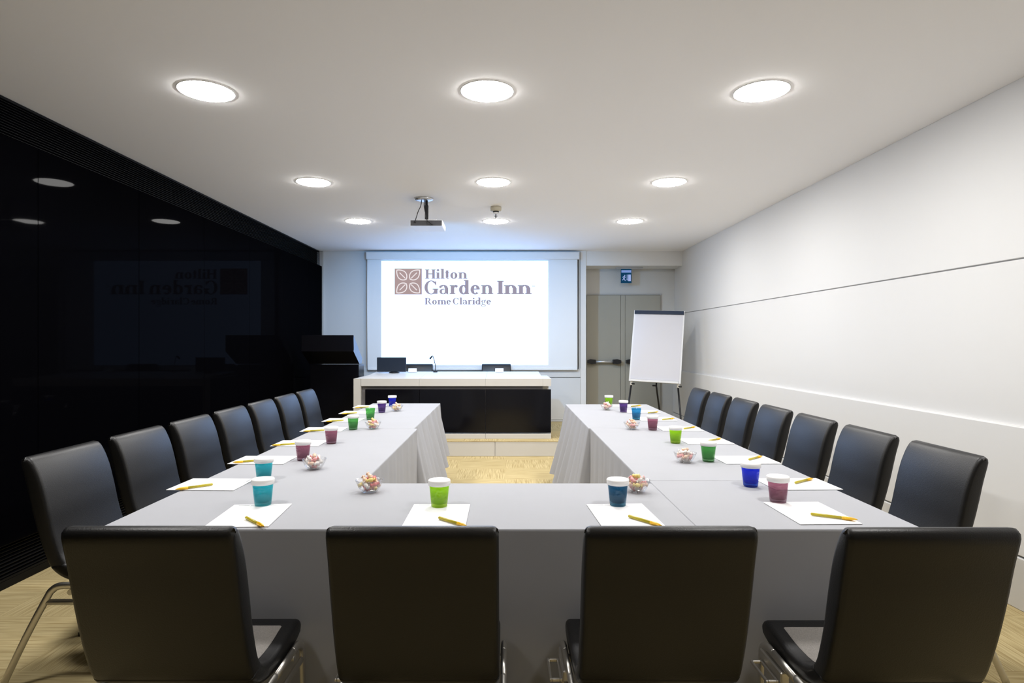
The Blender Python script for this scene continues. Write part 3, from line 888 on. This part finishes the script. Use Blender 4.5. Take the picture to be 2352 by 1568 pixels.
def shrink_pair(poly, r):
    """inset of the two long sides only; the ends of both curves keep their place along the profile"""
    h = len(poly) // 2
    A, B = [Vector(p) for p in poly[:h]], [Vector(p) for p in poly[h:][::-1]]
    out = []
    for C, other in ((A, B), (B, A)):
        row = []
        for i in range(h):
            t = (C[min(i + 1, h - 1)] - C[max(i - 1, 0)]).normalized()
            n_ = Vector((-t.y, t.x))
            mid = h // 2
            tm = (C[mid + 1] - C[mid - 1]).normalized(); nm = Vector((-tm.y, tm.x))
            sg = 1 if nm.dot(other[mid] - C[mid]) > 0 else -1
            row.append(C[i] + n_ * (sg * r))
        out.append([(p.x, p.y) for p in row])
    return out[0] + out[1][::-1]


def cushion(poly, half, r):
    """extrudes a side profile across the chair with rounded edges"""
    mb_ = MB()
    ang = [0, 30, 60, 90]
    # left rim from inset face to full profile, then mirrored
    seq = []
    for a_ in ang:
        ins = r * (1 - math.sin(math.radians(a_)))
        yy = -half + r * (1 - math.cos(math.radians(a_)))
        seq.append((yy, shrink_pair(poly, ins)))
    seq += [(-yy, pl) for yy, pl in seq[::-1]]
    n = len(poly)
    vs = [(x, yy, z) for yy, pl in seq for x, z in pl]
    fs = []
    for i in range(len(seq) - 1):
        for k in range(n):
            l = (k + 1) % n
            fs.append((i * n + k, i * n + l, (i + 1) * n + l, (i + 1) * n + k))
    mb_.add(vs, fs, True)
    e_ = (len(seq) - 1) * n
    for i in range(n // 2 - 1):
        q4 = (i, i + 1, n - 2 - i, n - 1 - i)
        mb_.f.append(q4); mb_.s.append(True)
        mb_.f.append(tuple(e_ + k for k in q4)[::-1]); mb_.s.append(True)
    return mb_

def make_chair():
    t = thing('conference_chair', None, 'chair')
    HWd = 0.211
    cushion(back_poly, HWd, 0.016).build('backrest', M['leather'], t)
    cushion(seat_poly, HWd, 0.014).build('seat', M['leather'], t)
    # woven seat panel laid in the cushion
    strip = [p for p in si[ci + 3:] if p[0] + OX < 0.425]
    vs, fs = [], []
    for x, z in strip:
        vs += [(x, -0.172, z + 0.001), (x, -0.168, z + 0.004), (x, 0.168, z + 0.004), (x, 0.172, z + 0.001)]
    for i in range(len(strip) - 1):
        for k in range(3):
            fs.append((i * 4 + k, i * 4 + k + 1, i * 4 + 5 + k, i * 4 + 4 + k))
    pad = MB().add(vs, fs, True).build('seat_panel', M['seat_fabric'], t)
    tag(pad, 'grey woven seat panel')
    Yr = Vector((0, 1, 0))
    for s in (-1, 1):
        yy = s * 0.2215
        rear = spline([(-.062 - OX, yy, 0.012), (0.03 - OX, yy, 0.205), (0.11 - OX, yy, 0.355), (0.132 - OX, yy, 0.388), (0.165 - OX, yy, 0.405), (0.24 - OX, yy, 0.406)], 5)
        frnt = spline([(0.478 - OX, yy, 0.012), (0.474 - OX, yy, 0.20), (0.470 - OX, yy, 0.350), (0.455 - OX, yy, 0.389), (0.42 - OX, yy, 0.406), (0.38 - OX, yy, 0.406)], 5)
        for path in (rear, frnt):
            lg = MB().tube(path, 0.0085, 0.0135, Yr, 14).build('leg', M['chrome'], t)
            f = path[0]
            MB().lathe([(0, 0), (0.013, 0), (0.0135, 0.012), (0.009, 0.02), (0, 0.02)], 12, (f.x, f.y, 0)).build('foot_cap', M['rubber'], lg)
        MB().tube([(0.235 - OX, yy, 0.406), (0.385 - OX, yy, 0.406)], 0.0085, 0.0135, Yr, 14).build('seat_rail', M['chrome'], t)
        MB().tube([(0.104 - OX, yy, 0.342), (0.470 - OX, yy, 0.342)], 0.007, 0.012, Yr, 12).build('side_rail', M['chrome'], t)
    for x in (0.20, 0.40):
        MB().tube([(x - OX, -0.2215, 0.379), (x - OX, 0.2215, 0.379)], 0.011, n=12).build('crossbar', M['chrome'], t)
    lk = MB().box((0.30 - OX, 0.211, 0.358), (0.45 - OX, 0.236, 0.392), 0.004).build('linking_bracket', M['chrome'], t)
    lp = MB()
    x0, x1, y0, y1, z0, z1 = 0.31 - OX, 0.43 - OX, 0.2365, 0.274, 0.354, 0.364
    lp.box((x0, y0, z0), (x1, y0 + 0.007, z1), 0.002).box((x0, y1 - 0.007, z0), (x1, y1, z1), 0.002)
    lp.box((x0, y0 + 0.0071, z0), (x0 + 0.009, y1 - 0.0071, z1), 0.002).box((x1 - 0.009, y0 + 0.0071, z0), (x1, y1 - 0.0071, z1), 0.002)
    lp.build('hook_loop', M['chrome'], lk)
    return t

chair0 = make_chair()
used = [False]
def place_chair(x, y, z, deg, label, group, sz=1.0):
    o = chair0 if not used[0] else copy_tree(chair0)
    used[0] = True
    o.location = (x, y, z); o.rotation_euler = (0, 0, math.radians(deg)); o.scale = (1, 1, sz)
    tag(o, label, 'chair', group)
    return o

gF = 'black chairs along the front table'
for x, dy, dg, lab in ((-0.868, 0.0, 90, 'black leather chair seen from behind, in front of the teal tumblers'),
                    (-0.226, 0.0, 90, 'black leather chair seen from behind, in front of the big lime tumbler'),
                    (0.405, 0.0, 90, 'black leather chair seen from behind, in front of the navy tumbler'),
                    (1.035, -0.01, 90, 'black leather chair seen from behind, in front of the corner mauve tumbler')):
    place_chair(x, 1.475 + OX + dy, 0, dg, lab, gF)
LC = ['first in its row behind the front corner', 'second in its row, by the rear teal tumbler', 'third in its row, by the bowl-side mauve tumbler',
      'fourth in its row, by the farther mauve tumbler', 'fifth in its row, by the lidded green tumbler', 'sixth in its row, by the lidless green tumbler', 'last in its row, nearest the lectern']
for k in range(7):
    place_chair(-1.888 + OX, 2.585 + 0.517 * k, 0, 0, 'black chair along the black wall, ' + LC[k], 'chairs along the black wall')
RC = ['first in its row behind the front corner', 'second in its row, by the royal blue tumbler', 'third in its row, by the dark green tumbler',
      'fourth in its row, by the lime tumbler', 'fifth in its row, by the lone mauve tumbler', 'sixth in its row, by the sky blue tumbler', 'last in its row, nearest the flip chart']
for k in range(7):
    place_chair(1.898 - OX, 2.60 + 0.540 * k, 0, 180, 'black chair along the white wall, ' + RC[k], 'chairs along the white wall')
for px, lab in ((961, 'dark chair behind the white desk, between black screen and microphone'), (1140, 'dark chair behind the white desk, away from the microphone')):
    place_chair(PX(px, 0, 8.85).x, 8.87 - OX, PZT + 0.001, -90, lab, 'chairs behind the desk', 0.945)

# ------------------------------------------------------------------ things on the tables
CZ = TZ + 0.0012

def make_tumbler(col, lid=True):
    t = thing('glass_tumbler', None, 'tumbler')
    MB().lathe([(0, 0.0), (0.026, 0.0), (0.029, 0.003), (0.0335, 0.045), (0.0375, 0.088), (0.0370, 0.0895), (0.0350, 0.088),
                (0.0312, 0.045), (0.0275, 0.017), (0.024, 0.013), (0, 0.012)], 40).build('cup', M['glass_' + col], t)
    if lid:
        prof = [(0.0382, 0.080), (0.0400, 0.080), (0.0400, 0.098), (0.0385, 0.1005), (0, 0.1005), ]
        MB().lathe([(0.0384, 0.0985), (0.0386, 0.081), (0.0402, 0.0805), (0.0410, 0.097), (0.0395, 0.1000), (0.030, 0.1005), (0, 0.1005)], 60,
                   rad=lambda a, r, z: 1 + (0.010 * math.cos(30 * a) if r > 0.0383 and z < 0.099 else 0)).build('lid', M['lid'], t)
    return t

cups = [  # px, base py, colour, lid, label, group
    (604, 1160, 'teal', 1, 'teal glass tumbler with white lid on the front table'),
    (1009, 1163, 'lime', 1, 'lime green glass tumbler with white lid alone mid front table'),
    (1419, 1161, 'navy', 1, 'navy blue glass tumbler with white lid beside a sweet bowl on the front table'),
    (1787, 1153, 'mauve', 1, 'mauve glass tumbler with white lid on the corner table by the white wall'),
    (606, 1103, 'teal', 1, 'teal glass tumbler half hidden behind the other teal tumbler'),
    (696, 1056, 'mauve', 1, 'mauve glass tumbler touching a sweet bowl, nearer of the pair by the black wall'),
    (761, 1018, 'mauve', 1, 'mauve glass tumbler by the black wall, between another mauve one and a green one'),
    (811, 986, 'green', 1, 'dark green glass tumbler with lid, black wall side, beside a sweet bowl'),
    (850.5, 963, 'green', 0, 'dark green glass tumbler without a lid, black wall side'),
    (877, 947, 'violet', 1, 'violet glass tumbler with white lid, black wall side'),
    (901, 932.5, 'royal blue', 1, 'royal blue glass tumbler with white lid at the desk end, black wall side'),
    (1724, 1116, 'royal blue', 1, 'royal blue glass tumbler with white lid on the corner table'),
    (1627, 1059, 'green', 1, 'dark green glass tumbler, white wall side, beside a sweet bowl'),
    (1551.5, 1017, 'lime', 1, 'lime green glass tumbler in the middle of the white wall side'),
    (1499, 987, 'mauve', 1, 'mauve glass tumbler, white wall side, beside the table seam'),
    (1461.5, 963, 'sky blue', 0, 'blue glass tumbler without a lid, white wall side'),
    (1432, 946, 'violet', 1, 'violet glass tumbler with white lid, white wall side'),
    (1398.5, 932, 'lime', 1, 'lime green glass tumbler behind a sweet bowl, nearest the grey doors'),
]
protos = {}
for px, py, colr, lid, lab in cups:
    key = (colr, lid)
    if key not in protos:
        protos[key] = o = make_tumbler(colr, lid)
    else:
        o = copy_tree(protos[key])
    p = PZ(px, py, CZ)
    o.location = (p.x, p.y, CZ); o.rotation_euler = (0, 0, random.uniform(0, 6.28))
    tag(o, lab, 'tumbler', 'glass tumblers on the tables')

# notepads: local x across the sheet, y along it (towards its head)
def make_pad():
    t = thing('notepad', None, 'notepad')
    MB().box((-0.105, -0.140, 0), (0.105, 0.140, 0.0022), 0.0004).build('sheets', M['paper'], t)
    MB().box((-0.085, 0.124, 0.00222), (-0.045, 0.128, 0.0025)).box((-0.04, 0.124, 0.00222), (0.075, 0.126, 0.0025)).build('printed_heading', M['ink'], t)
    return t
pads = [  # centre px, rotation deg, label
    (PZ(575, 1184, TZ), 4, 'white notepad in front of the teal tumblers on the front table'),
    (PZ(1006, 1184, TZ), 0, 'white notepad in front of the big lime tumbler on the front table'),
    (PZ(1432, 1183, TZ), 3, 'white notepad in front of the navy tumbler on the front table'),
    (PZ(1860, 1178, TZ), 1, 'white notepad in front of the mauve tumbler on the corner table'),
]
LP = [(488, 1113, 'beside the rear teal tumbler'), (606, 1057, 'beside the nearer mauve tumbler, black wall side'), (689, 1018.5, 'beside the farther mauve tumbler, black wall side'),
      (745, 986.5, 'beside the lidded green tumbler, black wall side'), (789, 965, 'beside the lidless green tumbler, black wall side'),
      (822, 947.5, 'beside the violet tumbler, black wall side'), (850, 934, 'beside the royal blue tumbler, black wall side')]
RP = [(1830, 1112, 'beside the royal blue tumbler on the corner table'), (1712, 1056.5, 'beside the dark green tumbler, white wall side'), (1620, 1013.5, 'beside the lime tumbler mid white wall side'),
      (1561, 985, 'beside the lone mauve tumbler, white wall side'), (1507, 962.5, 'beside the lidless blue tumbler, white wall side'),
      (1474, 945.5, 'beside the violet tumbler, white wall side'), (1436, 931.5, 'beside the lime tumbler nearest the grey doors')]
for px, py, lab in LP: pads.append((PZ(px, py, TZ), -90, 'white notepad ' + lab))
for px, py, lab in RP: pads.append((PZ(px, py, TZ), 90, 'white notepad ' + lab))
pad0 = None
for p, dg, lab in pads:
    if pad0 is None: o = pad0 = make_pad()
    else: o = copy_tree(pad0)
    o.location = (p.x, p.y, CZ); o.rotation_euler = (0, 0, math.radians(dg + (random.uniform(-2, 2) if abs(dg) > 45 else 0)))
    tag(o, lab, 'notepad', 'white notepads on the tables')

def make_pen():
    t = thing('ballpoint_pen', None, 'pen')
    r = 0.0052
    MB().lathe([(0, -0.002), (r * 0.8, 0.0), (r, 0.003), (r, 0.094), (0, 0.094)], 14).build('barrel', M['pen_barrel'], t)
    MB().lathe([(0, 0.094), (r * 1.12, 0.0945), (r * 1.12, 0.122), (r * 0.8, 0.130), (r * 0.25, 0.141), (0, 0.142)], 14).build('cap', M['pen_cap'], t)
    MB().box((-0.0016, -r * 1.6, 0.102), (0.0016, -r * 1.0, 0.135), 0.0004).build('clip', M['pen_cap'], t.children[-1])
    for ch in t.children:       # lay the pen along local x
        ch.rotation_euler = (0, math.pi / 2, 0)
    return t
PZH = CZ + 0.0027 + 0.0052 * 1.12
pens = [((567, 1189), (604, 1207)), ((1017, 1191), (1063, 1205)), ((1456, 1188), (1507, 1203)), ((1873, 1181), (1958, 1191.5)),
        ((485, 1112), (407, 1123)), ((602, 1056), (538, 1061)), ((680, 1018), (627, 1022)), ((746, 987), (696, 990)), ((788, 964.5), (749, 967.5)),
        ((818, 947.5), (786, 950)), ((845, 934), (817, 936)),
        ((1826, 1108), (1866, 1098)), ((1719, 1055), (1750, 1046.5)), ((1626, 1012), (1657, 1006)), ((1570, 984), (1598, 979.5)),
        ((1521, 963), (1549, 960)), ((1487, 948), (1513, 945)), ((1450, 932.5), (1472, 930.5))]
pen0 = None
for (t0, t1), (p, dg, lab) in zip(pens, pads):
    a_, b_ = PZ(*t0, PZH), PZ(*t1, PZH)
    if pen0 is None: o = pen0 = make_pen()
    else: o = copy_tree(pen0)
    dv = (b_ - a_); ang = math.atan2(dv.y, dv.x)
    mid = (a_ + b_) / 2; st_ = mid - Vector((math.cos(ang), math.sin(ang), 0)) * 0.07
    o.location = (st_.x, st_.y, PZH); o.rotation_euler = (0, 0, ang)
    tag(o, lab.replace('white notepad', 'yellow pen on the notepad'), 'pen', 'yellow pens on the notepads')

# sweet bowls and their sweets
def make_bowl():
    prof = [(0, 0.003), (0.026, 0.0), (0.031, 0.002), (0.043, 0.018), (0.051, 0.036), (0.056, 0.050), (0.0540, 0.051), (0.0485, 0.036), (0.040, 0.020), (0.028, 0.0065), (0, 0.006)]
    return MB().lathe(prof, 72, rad=lambda a, r, z: 1 + (0.045 * abs(math.cos(6 * a)) - 0.02) * min(1, z / 0.04)).build('sweet_bowl', M['clear'])
def candy_mesh(k):
    mb_ = MB()
    prof = [(0, -0.0185), (0.0085, -0.0180), (0.0070, -0.0155), (0.0022, -0.0115), (0.0055, -0.0095), (0.0082, -0.004), (0.0085, 0.0), (0.0082, 0.004), (0.0055, 0.0095), (0.0022, 0.0115), (0.0070, 0.0155), (0.0085, 0.0180), (0, 0.0185)]
    mb_.lathe(prof, 14, rad=lambda a, r, z: 1 + (0.22 * math.cos(5 * a) if abs(z) > 0.012 else 0))
    return mb_.build('wrapped_sweet', M['candy_' + k])
bowls = [(849, 1129, 'on the front table near the black wall'), (722, 1077, 'touching the nearer mauve tumbler'), (857, 984.5, 'beside the lidded green tumbler by the black wall'),
         (911, 943.5, 'at the desk end of the black wall side'), (1461, 1129, 'behind the navy tumbler'), (1573.5, 1061, 'beside the green tumbler on the white wall side'),
         (1451, 985.5, 'on the table seam of the white wall side'), (1393.5, 941, 'at the doors end of the white wall side')]
mixes = [['yellow', 'pink', 'white', 'peach', 'red'], ['white', 'peach', 'pink', 'white'], ['peach', 'yellow', 'pink', 'white'], ['peach', 'white', 'yellow'],
         ['pink', 'yellow', 'white', 'peach'], ['white', 'peach', 'white', 'pink'], ['peach', 'white', 'pink'], ['white', 'pink', 'peach']]
slots = [(0.014, 90 * i, 0.0165) for i in range(4)] + [(0.030, 60 * i + 20, 0.0335) for i in range(6)] + [(0.0, 0, 0.034)] + [(0.020, 90 * i + 30, 0.0515) for i in range(4)] + [(0.0, 50, 0.064)]
bowl0, c0 = None, {}
for (px, py, where), mix in zip(bowls, mixes):
    p = PZ(px, py, CZ)
    if bowl0 is None: o = bowl0 = make_bowl()
    else: o = copy_tree(bowl0)
    o.location = (p.x, p.y, CZ); o.rotation_euler = (0, 0, random.uniform(0, 1))
    tag(o, 'clear scalloped glass bowl of wrapped sweets ' + where, 'bowl', 'sweet bowls on the tables')
    for i, (r, ad, z) in enumerate(slots):
        k = mix[(i * 2 + i // 5) % len(mix)]
        if k not in c0: c = c0[k] = candy_mesh(k)
        else: c = copy_tree(c0[k])
        aa = math.radians(ad + random.uniform(-8, 8))
        c.location = (p.x + r * math.cos(aa), p.y + r * math.sin(aa), CZ + z)
        c.rotation_euler = (math.pi / 2 + random.uniform(-0.5, 0.5), random.uniform(-0.3, 0.3), aa + random.uniform(-0.6, 0.6))
        tag(c, k + ' wrapped sweet in the glass bowl ' + where, 'sweet', 'sweets in the glass bowl ' + where)
